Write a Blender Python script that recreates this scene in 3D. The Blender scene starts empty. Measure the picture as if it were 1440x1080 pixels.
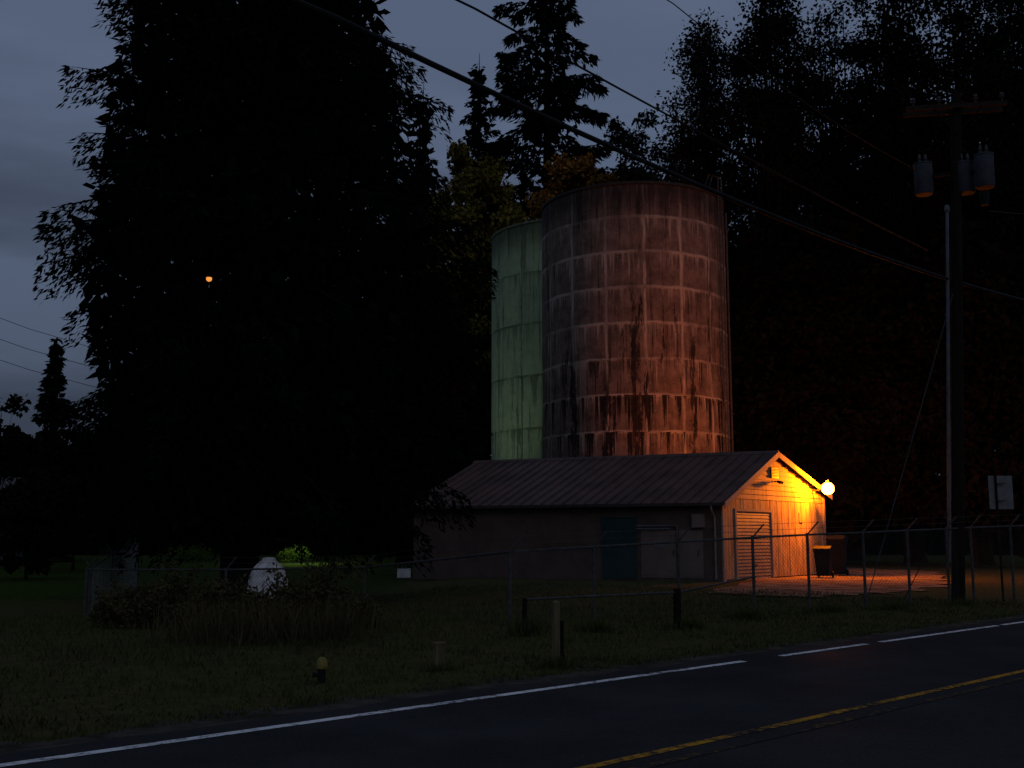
import bpy, math, random
import numpy as np
from mathutils import Vector, Matrix
random.seed(7)
C = bpy.context.scene.collection
SC = bpy.context.scene
F = 1500.0; CH = 1.65; HOR = 755.0
PIT = math.atan((HOR-540)/F)
cp, sp = math.cos(PIT), math.sin(PIT)
def P(px, py, d):
    a = (px-720)/F; b = (540-py)/F
    x, y, z = a, cp - b*sp, sp + b*cp
    k = d/y
    return Vector((x*k, d, CH+z*k))
def G(px, py, z=0.0):
    a = (px-720)/F; b = (540-py)/F
    x, y, zz = a, cp - b*sp, sp + b*cp
    k = (z-CH)/zz
    return Vector((x*k, y*k, z))
def S(t):
    t = max(0.0, min(1.0, t)); return t*t*(3-2*t)
def h(x, y):
    return -0.3*S((-1-x)/5)*S((y-18)/8)*S((70-y)/15)
W0 = G(0,1078); W1 = G(1440,875)
U = (W1-W0).normalized(); Nn = Vector((-U.y, U.x, 0))
SW = W0.dot(Nn)
SY = G(1100,1025).dot(Nn)
def R(s, t, z=0):
    v = Nn*s+U*t; return Vector((v.x, v.y, z))

# ------------------------------------------------------------------ materials
def newmat(name):
    m = bpy.data.materials.new(name); m.use_nodes = True
    nt = m.node_tree; nt.nodes.clear()
    o = nt.nodes.new('ShaderNodeOutputMaterial'); b = nt.nodes.new('ShaderNodeBsdfPrincipled')
    nt.links.new(b.outputs[0], o.inputs[0])
    return m, nt, b
def M(nt, op, a, b=None, c=None, clamp=False):
    n = nt.nodes.new('ShaderNodeMath'); n.operation = op; n.use_clamp = clamp
    for i, v in enumerate((a, b, c)):
        if v is None: continue
        if isinstance(v, (int, float)): n.inputs[i].default_value = v
        else: nt.links.new(v, n.inputs[i])
    return n.outputs[0]
def MIX(nt, f, a, b):
    n = nt.nodes.new('ShaderNodeMix'); n.data_type = 'RGBA'
    for i, v in ((0, f), (6, a), (7, b)):
        if isinstance(v, (int, float)): n.inputs[i].default_value = v
        elif isinstance(v, tuple): n.inputs[i].default_value = (*v, 1)
        else: nt.links.new(v, n.inputs[i])
    return n.outputs[2]
def NOISE(nt, vec, scale, detail=4, rough=.6):
    n = nt.nodes.new('ShaderNodeTexNoise'); n.inputs['Scale'].default_value = scale
    n.inputs['Detail'].default_value = detail; n.inputs['Roughness'].default_value = rough
    if vec is not None: nt.links.new(vec, n.inputs['Vector'])
    return n.outputs['Fac']
def RNG(nt, v, a, b, c=0.0, d=1.0):
    n = nt.nodes.new('ShaderNodeMapRange'); n.interpolation_type = 'SMOOTHSTEP'
    nt.links.new(v, n.inputs[0])
    for i, q in enumerate((a, b, c, d)): n.inputs[i+1].default_value = q
    return n.outputs[0]
def OBJ(nt, scale=None):
    t = nt.nodes.new('ShaderNodeTexCoord').outputs['Object']
    if scale:
        m = nt.nodes.new('ShaderNodeMapping'); m.inputs['Scale'].default_value = scale
        nt.links.new(t, m.inputs[0]); t = m.outputs[0]
    return t
def COMB(nt, x, y, z=0.0):
    n = nt.nodes.new('ShaderNodeCombineXYZ')
    for i, v in enumerate((x, y, z)):
        if isinstance(v, (int, float)): n.inputs[i].default_value = v
        else: nt.links.new(v, n.inputs[i])
    return n.outputs[0]
def bump(nt, b, hgt, strength=.4, dist=.02):
    n = nt.nodes.new('ShaderNodeBump'); n.inputs['Strength'].default_value = strength
    n.inputs['Distance'].default_value = dist
    nt.links.new(hgt, n.inputs['Height']); nt.links.new(n.outputs[0], b.inputs['Normal'])
def mat(name, c1, c2=None, scale=3.0, rough=.8, metal=0.0, vscale=None, bs=.3, bd=.01, spec=.3):
    m, nt, b = newmat(name)
    if c2 is None: c2 = tuple(x*.55 for x in c1)
    v = OBJ(nt, vscale)
    f = RNG(nt, NOISE(nt, v, scale, 6, .65), .35, .68)
    nt.links.new(MIX(nt, f, c1, c2), b.inputs['Base Color'])
    b.inputs['Roughness'].default_value = rough; b.inputs['Metallic'].default_value = metal
    b.inputs['Specular IOR Level'].default_value = spec
    if bs: bump(nt, b, NOISE(nt, v, scale*6, 3), bs, bd)
    return m
def leafmat(name, c1, c2, scale): return mat(name, c1, c2, scale, rough=1.0, bs=0, spec=0.0)
def emis(name, col, st):
    m, nt, b = newmat(name)
    b.inputs['Base Color'].default_value = (*[min(1, c) for c in col], 1)
    b.inputs['Emission Color'].default_value = (*col, 1); b.inputs['Emission Strength'].default_value = st
    return m

def tank_mat(name, Rr, Ht, pw, ph, base1, base2, light, dark, lightamt, darkamt, lowdark, runth, stamt=.8, runs=()):
    m, nt, b = newmat(name)
    t = OBJ(nt); s = nt.nodes.new('ShaderNodeSeparateXYZ'); nt.links.new(t, s.inputs[0])
    th = M(nt, 'ARCTAN2', s.outputs[1], s.outputs[0])
    u = M(nt, 'MULTIPLY', th, Rr); z = s.outputs[2]
    uv = COMB(nt, u, z, 0.0)
    jit = M(nt, 'MULTIPLY', M(nt, 'SUBTRACT', NOISE(nt, uv, .9, 3, .6), .5), .20)
    below = M(nt, 'ADD', M(nt, 'SUBTRACT', Ht, z), jit)
    row = M(nt, 'DIVIDE', below, ph); fr = M(nt, 'FRACT', row); dist = M(nt, 'MULTIPLY', fr, ph); fl = M(nt, 'FLOOR', row)
    fu = M(nt, 'FRACT', M(nt, 'DIVIDE', M(nt, 'ADD', M(nt, 'ADD', u, jit), 100*pw), pw))
    du = M(nt, 'MULTIPLY', M(nt, 'MINIMUM', fu, M(nt, 'SUBTRACT', 1.0, fu)), pw)
    dv = M(nt, 'MULTIPLY', M(nt, 'MINIMUM', fr, M(nt, 'SUBTRACT', 1.0, fr)), ph)
    wob = NOISE(nt, uv, 2.2, 6, .75)
    big = NOISE(nt, uv, .42, 4, .6)
    seamh = RNG(nt, M(nt, 'SUBTRACT', dv, M(nt, 'MULTIPLY', wob, .16)), -.05, .04, 1, 0)
    seamv = RNG(nt, M(nt, 'SUBTRACT', du, M(nt, 'MULTIPLY', wob, .15)), -.05, .035, 1, 0)
    seamv = M(nt, 'MULTIPLY', seamv, RNG(nt, big, .38, .58, .28, .95))
    seamh = M(nt, 'MULTIPLY', seamh, RNG(nt, big, .38, .58, .22, 1))
    seam = M(nt, 'MAXIMUM', seamh, seamv)
    n1 = NOISE(nt, COMB(nt, M(nt, 'MULTIPLY', u, 4.2), M(nt, 'MULTIPLY', fl, 7.3), 0.0), 1.0, 4, .75)
    l1 = RNG(nt, n1, .42, .76, 0.0, 2.1)
    drip = RNG(nt, M(nt, 'SUBTRACT', l1, dist), -.05, .6)
    drip = M(nt, 'MULTIPLY', M(nt, 'MULTIPLY', drip, RNG(nt, dist, .02, .10)), RNG(nt, big, .36, .6, .25, 1))
    n2 = NOISE(nt, COMB(nt, M(nt, 'MULTIPLY', u, 1.6), M(nt, 'MULTIPLY', fl, 3.1), 5.0), 1.0, 6, .8)
    rag = M(nt, 'MULTIPLY', M(nt, 'SUBTRACT', NOISE(nt, COMB(nt, M(nt, 'MULTIPLY', u, 5.0), M(nt, 'MULTIPLY', z, 1.1), 9.0), 1.0, 4, .7), .5), 1.3)
    l2 = M(nt, 'ADD', RNG(nt, n2, .49, .64, 0.0, 2.3), rag)
    dk = RNG(nt, M(nt, 'SUBTRACT', l2, dist), .0, .15)
    dk = M(nt, 'MULTIPLY', dk, RNG(nt, NOISE(nt, uv, 6.0, 3, .6), .22, .42))
    low = RNG(nt, z, Ht*.40, Ht*.72, 1.0, lowdark)
    dk = M(nt, 'MULTIPLY', dk, low)
    n3 = NOISE(nt, COMB(nt, M(nt, 'MULTIPLY', u, 1.3), M(nt, 'MULTIPLY', z, .15), 21.0), 1.0, 7, .78)
    run = M(nt, 'MULTIPLY', RNG(nt, n3, runth, runth+.04), RNG(nt, z, Ht*.64, Ht*.84, 1.0, .45))
    rg2 = NOISE(nt, COMB(nt, M(nt, 'MULTIPLY', u, 4.5), M(nt, 'MULTIPLY', z, 1.3), 3.0), 1.0, 8, .85)
    rg3 = NOISE(nt, COMB(nt, M(nt, 'MULTIPLY', u, 2.4), M(nt, 'MULTIPLY', z, .35), 13.0), 1.0, 5, .75)
    for (uc, hw_, zt) in runs:      # narrow ragged black leaks at their own places on the shell
        e = M(nt, 'ADD', M(nt, 'ABSOLUTE', M(nt, 'SUBTRACT', u, uc)), M(nt, 'MULTIPLY', M(nt, 'SUBTRACT', rg2, .5), 1.5))
        e = M(nt, 'ADD', e, M(nt, 'MULTIPLY', M(nt, 'SUBTRACT', rg3, .5), 1.6))
        k = RNG(nt, e, hw_*.4, hw_*1.2, 1, 0)
        k = M(nt, 'MULTIPLY', k, RNG(nt, M(nt, 'ADD', z, M(nt, 'MULTIPLY', rg3, 2.5)), zt+.2, zt+2.0, .92, 0))
        run = M(nt, 'MAXIMUM', run, k)
    st = NOISE(nt, COMB(nt, M(nt, 'MULTIPLY', u, 2.4), M(nt, 'MULTIPLY', z, .10), 2.0), 1.0, 7, .82)
    st2 = NOISE(nt, COMB(nt, M(nt, 'MULTIPLY', u, 5.5), M(nt, 'MULTIPLY', z, .22), 31.0), 1.0, 6, .8)
    base = MIX(nt, RNG(nt, NOISE(nt, uv, 1.1, 9, .8), .36, .64), base1, base2)
    base = MIX(nt, M(nt, 'MULTIPLY', RNG(nt, st2, .54, .74), .45*lightamt), base, light)
    base = MIX(nt, M(nt, 'MULTIPLY', RNG(nt, st, .50, .66), stamt), base, dark)
    base = MIX(nt, M(nt, 'MULTIPLY', drip, lightamt*.8), base, light)
    base = MIX(nt, M(nt, 'MULTIPLY', seam, lightamt), base, light)
    base = MIX(nt, M(nt, 'MULTIPLY', M(nt, 'MAXIMUM', dk, run), darkamt), base, dark)
    topd = RNG(nt, M(nt, 'SUBTRACT', below, M(nt, 'MULTIPLY', st, 4.2)), -1.6, .4, 1, 0)
    base = MIX(nt, M(nt, 'MULTIPLY', topd, .75), base, dark)
    nt.links.new(base, b.inputs['Base Color'])
    b.inputs['Roughness'].default_value = .8; b.inputs['Specular IOR Level'].default_value = .1
    bump(nt, b, M(nt, 'ADD', M(nt, 'MULTIPLY', seam, .8), NOISE(nt, uv, 9, 4)), .45, .03)
    return m

MT = {}
MT['trunk'] = mat('bark', (.014,.011,.009), (.008,.006,.005), scale=2, vscale=(4,4,.6), bs=.6, bd=.03, spec=.05)
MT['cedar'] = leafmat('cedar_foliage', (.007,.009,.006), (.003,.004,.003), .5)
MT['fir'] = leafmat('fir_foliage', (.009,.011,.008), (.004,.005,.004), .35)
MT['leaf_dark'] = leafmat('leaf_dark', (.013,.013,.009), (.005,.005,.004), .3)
MT['leaf_birch'] = leafmat('leaf_birch', (.024,.025,.017), (.010,.011,.008), .4)
MT['leaf_yellow'] = leafmat('leaf_yellow', (.19,.145,.030), (.065,.054,.016), .35)
MT['leaf_orange'] = leafmat('leaf_orange', (.27,.115,.024), (.10,.055,.014), .4)
MT['leaf_green'] = leafmat('leaf_green', (.07,.12,.016), (.035,.07,.010), .8)
MT['bramble'] = leafmat('bramble_leaf', (.078,.064,.032), (.032,.036,.017), .9)
MT['grass'] = leafmat('grass_blade', (.066,.074,.025), (.036,.038,.014), .6)
MT['straw'] = leafmat('dry_stalk', (.085,.070,.038), (.04,.036,.019), .8)
MT['steel'] = mat('galvanised_steel', (.075,.075,.078), (.045,.043,.041), 8, rough=.8, spec=.05)
MT['wire'] = mat('fence_wire', (.08,.08,.08), rough=.6, bs=0, spec=.1)
MT['wire2'] = mat('bright_fence_wire', (.60,.61,.62), rough=.6, bs=0, spec=.1)
MT['cable'] = mat('black_cable', (.016,.017,.019), rough=.7, bs=0, spec=.12)
MT['cable2'] = mat('grey_cable', (.07,.073,.08), rough=.8, bs=0, spec=.05)
MT['pole'] = mat('pole_wood', (.017,.014,.012), (.008,.007,.006), 2, vscale=(6,6,.4), bs=.6, bd=.02, spec=.05)
MT['crossarm'] = mat('crossarm_wood', (.036,.024,.020), (.022,.016,.013), 3, vscale=(2,2,6), spec=.05)
MT['can'] = mat('transformer_paint', (.062,.067,.078), (.042,.044,.052), 3, rough=.7, spec=.15)
MT['conduit'] = mat('conduit_grey', (.12,.13,.15), (.085,.09,.10), 3, rough=.6, spec=.15)
MT['ceramic'] = mat('insulator', (.05,.048,.048), rough=.4, bs=0)
MT['plastic'] = mat('bin_plastic', (.010,.010,.012), rough=.7, scale=5, bs=.1, spec=.15)
MT['wall'] = mat('painted_block_wall', (.100,.069,.056), (.066,.045,.038), 1.2, rough=.9, bs=.5)
MT['panel'] = mat('painted_wall_panel', (.18,.14,.12), (.135,.102,.088), 1.2, rough=.9, bs=.3)
MT['siding'] = mat('tan_siding', (.38,.27,.165), (.16,.11,.066), 2.5, vscale=(3,3,.5), bs=.6)
MT['trim'] = mat('fascia_trim', (.28,.22,.18), (.18,.14,.115), 3)
MT['roof'] = mat('metal_roof', (.105,.057,.049), (.057,.035,.031), .9, rough=.5, metal=.15, bs=.1, spec=.2)
MT['teal'] = mat('teal_paint', (.009,.044,.048), (.007,.030,.033), 3, rough=.7)
MT['rollup'] = mat('rollup_paint', (.20,.165,.14), (.14,.115,.095), 2, rough=.6)
MT['gutter'] = mat('gutter_brown', (.05,.04,.037), rough=.5)
MT['black'] = mat('fixture_black', (.012,.011,.010), rough=.8, spec=.05)
MT['white'] = mat('white_paint', (.50,.50,.50), (.35,.35,.35), 6, rough=.6)
MT['plate'] = mat('sign_back', (.16,.16,.168), (.11,.11,.115), 5, rough=.6, metal=.1)
MT['wood'] = mat('weathered_wood', (.14,.11,.05), (.06,.05,.028), 3, vscale=(5,5,.7))
MT['yellow'] = mat('yellow_paint_worn', (.28,.22,.045), (.10,.085,.028), 9)
MT['concrete'] = mat('yard_gravel', (.26,.175,.115), (.085,.06,.042), 1.0, bs=1, bd=.08, spec=0)
MT['house'] = mat('far_house_wall', (.06,.06,.06))

# ------------------------------------------------------------------ mesh builder
class MB:
    def __init__(s): s.v = []; s.f = []
    def add(s, vs, fs):
        o = len(s.v); s.v += [Vector(x) for x in vs]; s.f += [tuple(i+o for i in f) for f in fs]; return s
    def poly(s, pts): return s.add(pts, [tuple(range(len(pts)))])
    def hexa(s, c): return s.add(c, [(3,2,1,0),(4,5,6,7),(0,1,5,4),(1,2,6,5),(2,3,7,6),(3,0,4,7)])
    def box(s, c, sz, rz=0.0):
        c = Vector(c); m = Matrix.Rotation(rz, 3, 'Z'); q = []
        for z in (-.5, .5):
            for x, y in ((-.5,-.5),(.5,-.5),(.5,.5),(-.5,.5)):
                q.append(c+m@Vector((x*sz[0], y*sz[1], z*sz[2])))
        return s.hexa(q)
    def path(s, pts, rad, n=6, caps=True):
        pts = [Vector(p) for p in pts]
        if not isinstance(rad, (list, tuple)): rad = [rad]*len(pts)
        rings = []; ref = None
        for i, p in enumerate(pts):
            d = (pts[min(i+1, len(pts)-1)]-pts[max(i-1, 0)]).normalized()
            if ref is None: ref = Vector((0,0,1)) if abs(d.z) < .9 else Vector((1,0,0))
            a = d.cross(ref).normalized(); b = d.cross(a)
            rings.append([p+(a*math.cos(2*math.pi*k/n)+b*math.sin(2*math.pi*k/n))*rad[i] for k in range(n)])
        vs = [v for r in rings for v in r]; fs = []
        for i in range(len(pts)-1):
            for k in range(n):
                k2 = (k+1) % n
                fs.append((i*n+k, i*n+k2, (i+1)*n+k2, (i+1)*n+k))
        if caps: fs.append(tuple(range(n-1, -1, -1))); fs.append(tuple((len(pts)-1)*n+k for k in range(n)))
        return s.add(vs, fs)
    def tube(s, a, b, r0, r1=None, n=8): return s.path([a, b], [r0, r0 if r1 is None else r1], n)
    def lathe(s, c, prof, n=24, cap0=True, cap1=True, mtx=None):
        c = Vector(c); vs = []; fs = []
        for r, z in prof:
            for k in range(n):
                a = 2*math.pi*k/n; v = Vector((r*math.cos(a), r*math.sin(a), z))
                if mtx: v = mtx@v
                vs.append(c+v)
        for i in range(len(prof)-1):
            for k in range(n):
                k2 = (k+1) % n; fs.append((i*n+k, i*n+k2, (i+1)*n+k2, (i+1)*n+k))
        if cap0: fs.append(tuple(range(n-1, -1, -1)))
        if cap1: fs.append(tuple((len(prof)-1)*n+k for k in range(n)))
        return s.add(vs, fs)
    def ball(s, c, r, n=16):
        pr = [(max(.001, r*math.sin(math.pi*i/10)), -r*math.cos(math.pi*i/10)) for i in range(11)]
        return s.lathe(c, pr, n)
    def build(s, name, m, parent=None, origin=None, smooth=False):
        o0 = Vector(parent['w']) if parent is not None else (Vector(origin) if origin is not None else Vector())
        me = bpy.data.meshes.new(name); me.from_pydata([tuple(v-o0) for v in s.v], [], s.f); me.update()
        me.materials.append(m)
        if smooth:
            me.polygons.foreach_set('use_smooth', [True]*len(me.polygons))
            try: me.set_sharp_from_angle(angle=math.radians(40))
            except Exception: pass
        o = bpy.data.objects.new(name, me); C.objects.link(o)
        o['w'] = tuple(o0)
        if parent is not None: o.parent = parent
        else: o.location = o0
        return o
def thing(name, label, cat, loc, group=None):
    o = bpy.data.objects.new(name, None); C.objects.link(o); o.location = loc; o['w'] = tuple(loc)
    o.empty_display_size = .2
    return tag(o, label, cat, group)
def tag(o, label, cat, group=None, kind=None):
    o['label'] = label; o['category'] = cat
    if group: o['group'] = group
    if kind: o['kind'] = kind
    return o
def struct(o, kind='structure'): o['kind'] = kind; return o

def leafmesh(name, Pp, D, L, Wd, rng, m, parent=None, origin=(0,0,0)):
    n = len(Pp); o0 = np.array(parent['w'] if parent is not None else origin)
    D = D/np.linalg.norm(D, axis=1, keepdims=True)
    rnd = rng.normal(size=(n,3)); Sd = np.cross(D, rnd); Sd /= np.linalg.norm(Sd, axis=1, keepdims=True)+1e-9
    L = L[:,None]; Wd = Wd[:,None]
    V = np.empty((n,4,3)); V[:,0] = Pp; V[:,1] = Pp+D*L*.45+Sd*Wd; V[:,2] = Pp+D*L; V[:,3] = Pp+D*L*.45-Sd*Wd
    V = (V-o0).reshape(-1,3).astype(np.float32)
    me = bpy.data.meshes.new(name); me.vertices.add(4*n); me.vertices.foreach_set('co', V.ravel())
    me.loops.add(4*n); me.loops.foreach_set('vertex_index', np.arange(4*n, dtype=np.int32))
    me.polygons.add(n); me.polygons.foreach_set('loop_start', np.arange(0, 4*n, 4, dtype=np.int32))
    me.update(); me.validate(); me.materials.append(m)
    o = bpy.data.objects.new(name, me); C.objects.link(o)
    if parent is not None: o.parent = parent
    else: o.location = tuple(o0)
    return o

# ------------------------------------------------------------------ trees
def conifer(label, px, d, topy, hw, m, nleaf, nb, seed, prof=None, profR=None, f0=.06, up=.12, droop=.30, lL=.4, lW=.07, core=0, tr=None, group=None, name='conifer_tree', lat_amp=.24, smin=0.0, corer=.72, hang=.35, cs=2.0, lv=(.70,1.06)):
    rng = np.random.default_rng(seed)
    b = P(px, HOR, d); b.z = h(b.x, b.y)-.05
    H = P(px, topy, d).z-b.z; Rr = hw/F*d
    t = thing(name, label, 'tree', b, group)
    pf = prof or [(0,.95),(.1,1),(1,.02)]; pR = profR or pf
    xs, ys = zip(*pf); xr, yr = zip(*pR)
    def rad(f, az):
        k = .5+.5*np.cos(az); k = k*k*(3-2*k)
        return Rr*(np.interp(f, xs, ys)*(1-k)+np.interp(f, xr, yr)*k)
    f = np.sort(f0+(1-f0)*rng.random(nb)**1.0*.99)
    az = np.arange(nb)*2.39996+rng.normal(size=nb)*.4
    Lb = np.maximum(.25, rad(f, az)*rng.uniform(*lv, nb)); zb = H*f
    upb = up+rng.normal(size=nb)*.07+f*.25; dr = droop*rng.uniform(.7, 1.3, nb)
    w = Lb**1.5; bi = rng.choice(nb, nleaf, p=w/w.sum())
    s = smin+(1-smin)*rng.random(nleaf)**.62; ln = Lb[bi]
    out = np.stack([np.cos(az[bi]), np.sin(az[bi]), 0*s], 1); lat = np.stack([-np.sin(az[bi]), np.cos(az[bi]), 0*s], 1)
    y = (ln*lat_amp*(1-s)**.6+.06)*rng.uniform(-1, 1, nleaf)
    z = zb[bi]+upb[bi]*ln*s-dr[bi]*ln*s*s-np.abs(y)*.35-rng.random(nleaf)**2*hang
    Pp = np.array(b)+out*(ln*s)[:,None]+lat*y[:,None]; Pp[:,2] += z
    D = out*rng.uniform(.2, 1, nleaf)[:,None]+lat*(np.sign(y)*rng.uniform(.1, .8, nleaf))[:,None]
    D[:,2] -= rng.uniform(.15, 1.1, nleaf)
    L = lL*rng.uniform(.6, 1.25, nleaf); Wd = lW*rng.uniform(.6, 1.3, nleaf)
    if core:
        fc = f0+(1-f0)*rng.random(core)**1.3*.95; ac = rng.random(core)*6.283; rc = rad(fc, ac)*corer*np.sqrt(rng.random(core))
        Pc = np.stack([b.x+rc*np.cos(ac), b.y+rc*np.sin(ac), b.z+H*fc], 1)
        Dc = rng.normal(size=(core,3)); Dc[:,2] -= .6
        Pp = np.concatenate([Pp, Pc]); D = np.concatenate([D, Dc]); L = np.concatenate([L, rng.uniform(.5, 1, core)*lL*cs]); Wd = np.concatenate([Wd, rng.uniform(.5, 1, core)*lW*2*cs])
    leafmesh('crown', Pp, D, L, Wd, rng, m, t)
    mb = MB(); r0 = tr or H*.016
    mb.path([b+Vector((0,0,-.1)), b+Vector((0,0,.5)), b+Vector((.05,.03,H*.4)), b+Vector((0,0,H*.99))], [r0*1.5, r0, r0*.65, .02], 10)
    for k in range(nb):
        o = Vector((math.cos(az[k]), math.sin(az[k]), 0)); pts = []
        for q in (0, .35, .7, .97):
            pts.append(b+o*(Lb[k]*q)+Vector((0,0,zb[k]+upb[k]*Lb[k]*q-dr[k]*Lb[k]*q*q)))
        mb.path(pts, [.012*Lb[k]+.01, .010*Lb[k]+.006, .006*Lb[k]+.005, .004], 4, False)
    mb.build('trunk', MT['trunk'], t, smooth=True)
    return t
def broadleaf(label, px, d, topy, hw, m, nleaf, ncl, seed, zlo=.25, lS=.3, cl=.16, tr=None, group=None, name='broadleaf_tree', lean=0, cat='tree', part='trunk'):
    rng = np.random.default_rng(seed)
    b = P(px, HOR, d); b.z = h(b.x, b.y)-.05
    H = P(px, topy, d).z-b.z; Rr = hw/F*d
    t = thing(name, label, cat, b, group)
    cz = H*(1+zlo)/2; rz = H*(1-zlo)/2
    v = rng.normal(size=(ncl,3)); v /= np.linalg.norm(v, axis=1, keepdims=True); rr = rng.random(ncl)**.42
    cc = v*rr[:,None]; taper = 1-.35*np.clip(cc[:,2], 0, 1)
    cen = np.stack([cc[:,0]*Rr*taper*.9, cc[:,1]*Rr*taper*.9, cz+cc[:,2]*rz*.92], 1)
    cs = rng.uniform(.6, 1.3, ncl)*cl*max(Rr, rz*.5)
    ci = rng.integers(0, ncl, nleaf)
    g = rng.normal(size=(nleaf,3)); g /= np.linalg.norm(g, axis=1, keepdims=True); g *= (rng.random(nleaf)**.55)[:,None]*1.05; g[:,2] *= .7
    Pp = np.array(b)+cen[ci]+g*cs[ci][:,None]
    Pp[:,2] = np.maximum(Pp[:,2], b.z+.08)
    D = rng.normal(size=(nleaf,3)); D[:,2] -= .35
    leafmesh('crown', Pp, D, lS*rng.uniform(.6, 1.3, nleaf), lS*.32*rng.uniform(.6, 1.3, nleaf), rng, m, t)
    mb = MB(); r0 = tr or H*.011
    top = b+Vector((lean, 0, H*.86))
    mb.path([b+Vector((0,0,-.1)), b+Vector((0,0,.4)), b.lerp(top, .5)+Vector((rng.normal()*.1*Rr, 0, 0)), top], [r0*1.5, r0, r0*.5, .02], 8)
    for k in range(ncl):
        e = b+Vector(cen[k]); q = max(.12, min(.8, (cen[k][2]/H)*rng.uniform(.35, .75)))
        a = b.lerp(top, q); mid = a.lerp(e, .5)+Vector((rng.normal()*.1*Rr*.4, rng.normal()*.1*Rr*.4, rng.uniform(0, .08)*H))
        r1 = r0*.34*(1-q*.6)
        mb.path([a, mid, e], [r1, r1*.6, r1*.25], 5, False)
    mb.build(part, MT['trunk'], t, smooth=True)
    return t

zf = lambda z: z/27.0
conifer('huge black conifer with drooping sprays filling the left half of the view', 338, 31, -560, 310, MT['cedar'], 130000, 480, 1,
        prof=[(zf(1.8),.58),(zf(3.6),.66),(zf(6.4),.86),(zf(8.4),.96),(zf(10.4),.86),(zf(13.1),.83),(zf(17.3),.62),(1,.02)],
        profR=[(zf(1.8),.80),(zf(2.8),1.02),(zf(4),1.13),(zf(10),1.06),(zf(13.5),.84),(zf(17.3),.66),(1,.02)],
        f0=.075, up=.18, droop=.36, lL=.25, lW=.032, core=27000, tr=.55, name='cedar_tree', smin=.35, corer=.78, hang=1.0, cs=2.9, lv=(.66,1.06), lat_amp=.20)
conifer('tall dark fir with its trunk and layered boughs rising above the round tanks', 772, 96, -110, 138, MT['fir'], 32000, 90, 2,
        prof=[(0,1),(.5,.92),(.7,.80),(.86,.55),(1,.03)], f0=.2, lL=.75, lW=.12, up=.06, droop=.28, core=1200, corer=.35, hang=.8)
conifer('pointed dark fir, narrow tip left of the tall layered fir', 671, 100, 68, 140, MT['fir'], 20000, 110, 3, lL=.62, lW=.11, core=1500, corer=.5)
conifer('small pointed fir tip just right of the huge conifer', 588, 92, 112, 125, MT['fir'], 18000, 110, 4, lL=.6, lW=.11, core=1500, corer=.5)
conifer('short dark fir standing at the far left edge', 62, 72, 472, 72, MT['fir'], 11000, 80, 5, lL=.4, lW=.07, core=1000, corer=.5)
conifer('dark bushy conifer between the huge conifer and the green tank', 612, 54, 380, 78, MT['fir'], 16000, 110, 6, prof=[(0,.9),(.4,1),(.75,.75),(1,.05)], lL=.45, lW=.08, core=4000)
broadleaf('dull yellow autumn tree behind the green tank', 664, 83, 176, 125, MT['leaf_yellow'], 32000, 95, 11, lS=.42)
broadleaf('rusty orange autumn tree just above the rim of the dark tank', 808, 84, 208, 125, MT['leaf_orange'], 30000, 110, 12, lS=.40, zlo=.45, cl=.16)
broadleaf('thin loose tree beside the tall layered fir, sky showing through', 898, 92, 105, 66, MT['leaf_birch'], 12000, 70, 13, lS=.40, zlo=.35, cl=.17)
broadleaf('fine leaved tall tree with an airy rounded top right of the tanks', 1003, 74, -8, 80, MT['leaf_birch'], 34000, 140, 14, lS=.30, zlo=.12, cl=.18)
big = [(1108,68,-85,88,15),(1200,76,-50,92,16),(1290,70,-110,95,17),(1385,64,-90,95,18),(1475,70,-110,92,19)]
bl = ['tall dark broadleaf tree next to the airy rounded tree','dark broadleaf tree behind the lamp, second of the tall right hand trees','tall dark broadleaf tree behind the left end of the crossarm','tall dark broadleaf tree directly behind the utility pole','tall dark broadleaf tree cut by the right edge of the view']
for (px, d, ty, hw, sd), lb in zip(big, bl):
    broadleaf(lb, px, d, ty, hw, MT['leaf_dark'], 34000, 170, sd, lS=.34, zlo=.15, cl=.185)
und = [(1085,63,300,75,21),(1180,62,260,85,22),(1275,61,290,85,23),(1370,58,280,85,24),(1460,57,310,80,25)]
ul = ['lower dark tree beside the dark tank ladder','lower dark tree right behind the glowing lamp','lower dark tree behind the guy wire','lower dark tree behind the base of the utility pole','lower dark tree behind the back of the road sign']
for (px, d, ty, hw, sd), lb in zip(und, ul):
    broadleaf(lb, px, d, ty, hw, MT['leaf_dark'], 14000, 90, sd, lS=.50, zlo=.0, cl=.25)
for (px, d, ty, hw, sd), lb in zip([(-10,64,545,60,31),(105,60,590,55,32),(40,50,650,55,33)], ['dark round tree at the far left edge below the small fir','dark tree half hidden behind the left side of the huge conifer','low dark bush on the far left lawn']):
    broadleaf(lb, px, d, ty, hw, MT['leaf_dark'], 8000, 45, sd, lS=.35, zlo=.05, cl=.25)
broadleaf('small bright green bush right of the conifer trunk lit from behind the tree', 416, 70, 768, 26, MT['leaf_green'], 5000, 50, 34, lS=.10, zlo=.0, cl=.30, name='lawn_bush', cat='bush', part='stem', tr=.03)
broadleaf('low green bush left of the conifer trunk', 262, 72, 772, 46, MT['leaf_green'], 5000, 60, 35, lS=.10, zlo=.0, cl=.30, name='lawn_bush', cat='bush', part='stem', tr=.03)
rng = np.random.default_rng(40); n = 30000; n2 = 14000
px = rng.uniform(-300, 1800, n); dd = rng.uniform(102, 114, n); top = np.interp(px, [-300,0,150,420,640,1000,1080,1200,1800], [9,9,14,24,27,28,36,40,42])
Pp = np.stack([(px-720)/F*dd, dd, top*(rng.random(n)**.8)*(.85+.15*np.sin(px*.05)+.1*np.sin(px*.13))], 1)
px2 = rng.uniform(-300, 1800, n2); dd2 = rng.uniform(98, 112, n2)
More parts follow.
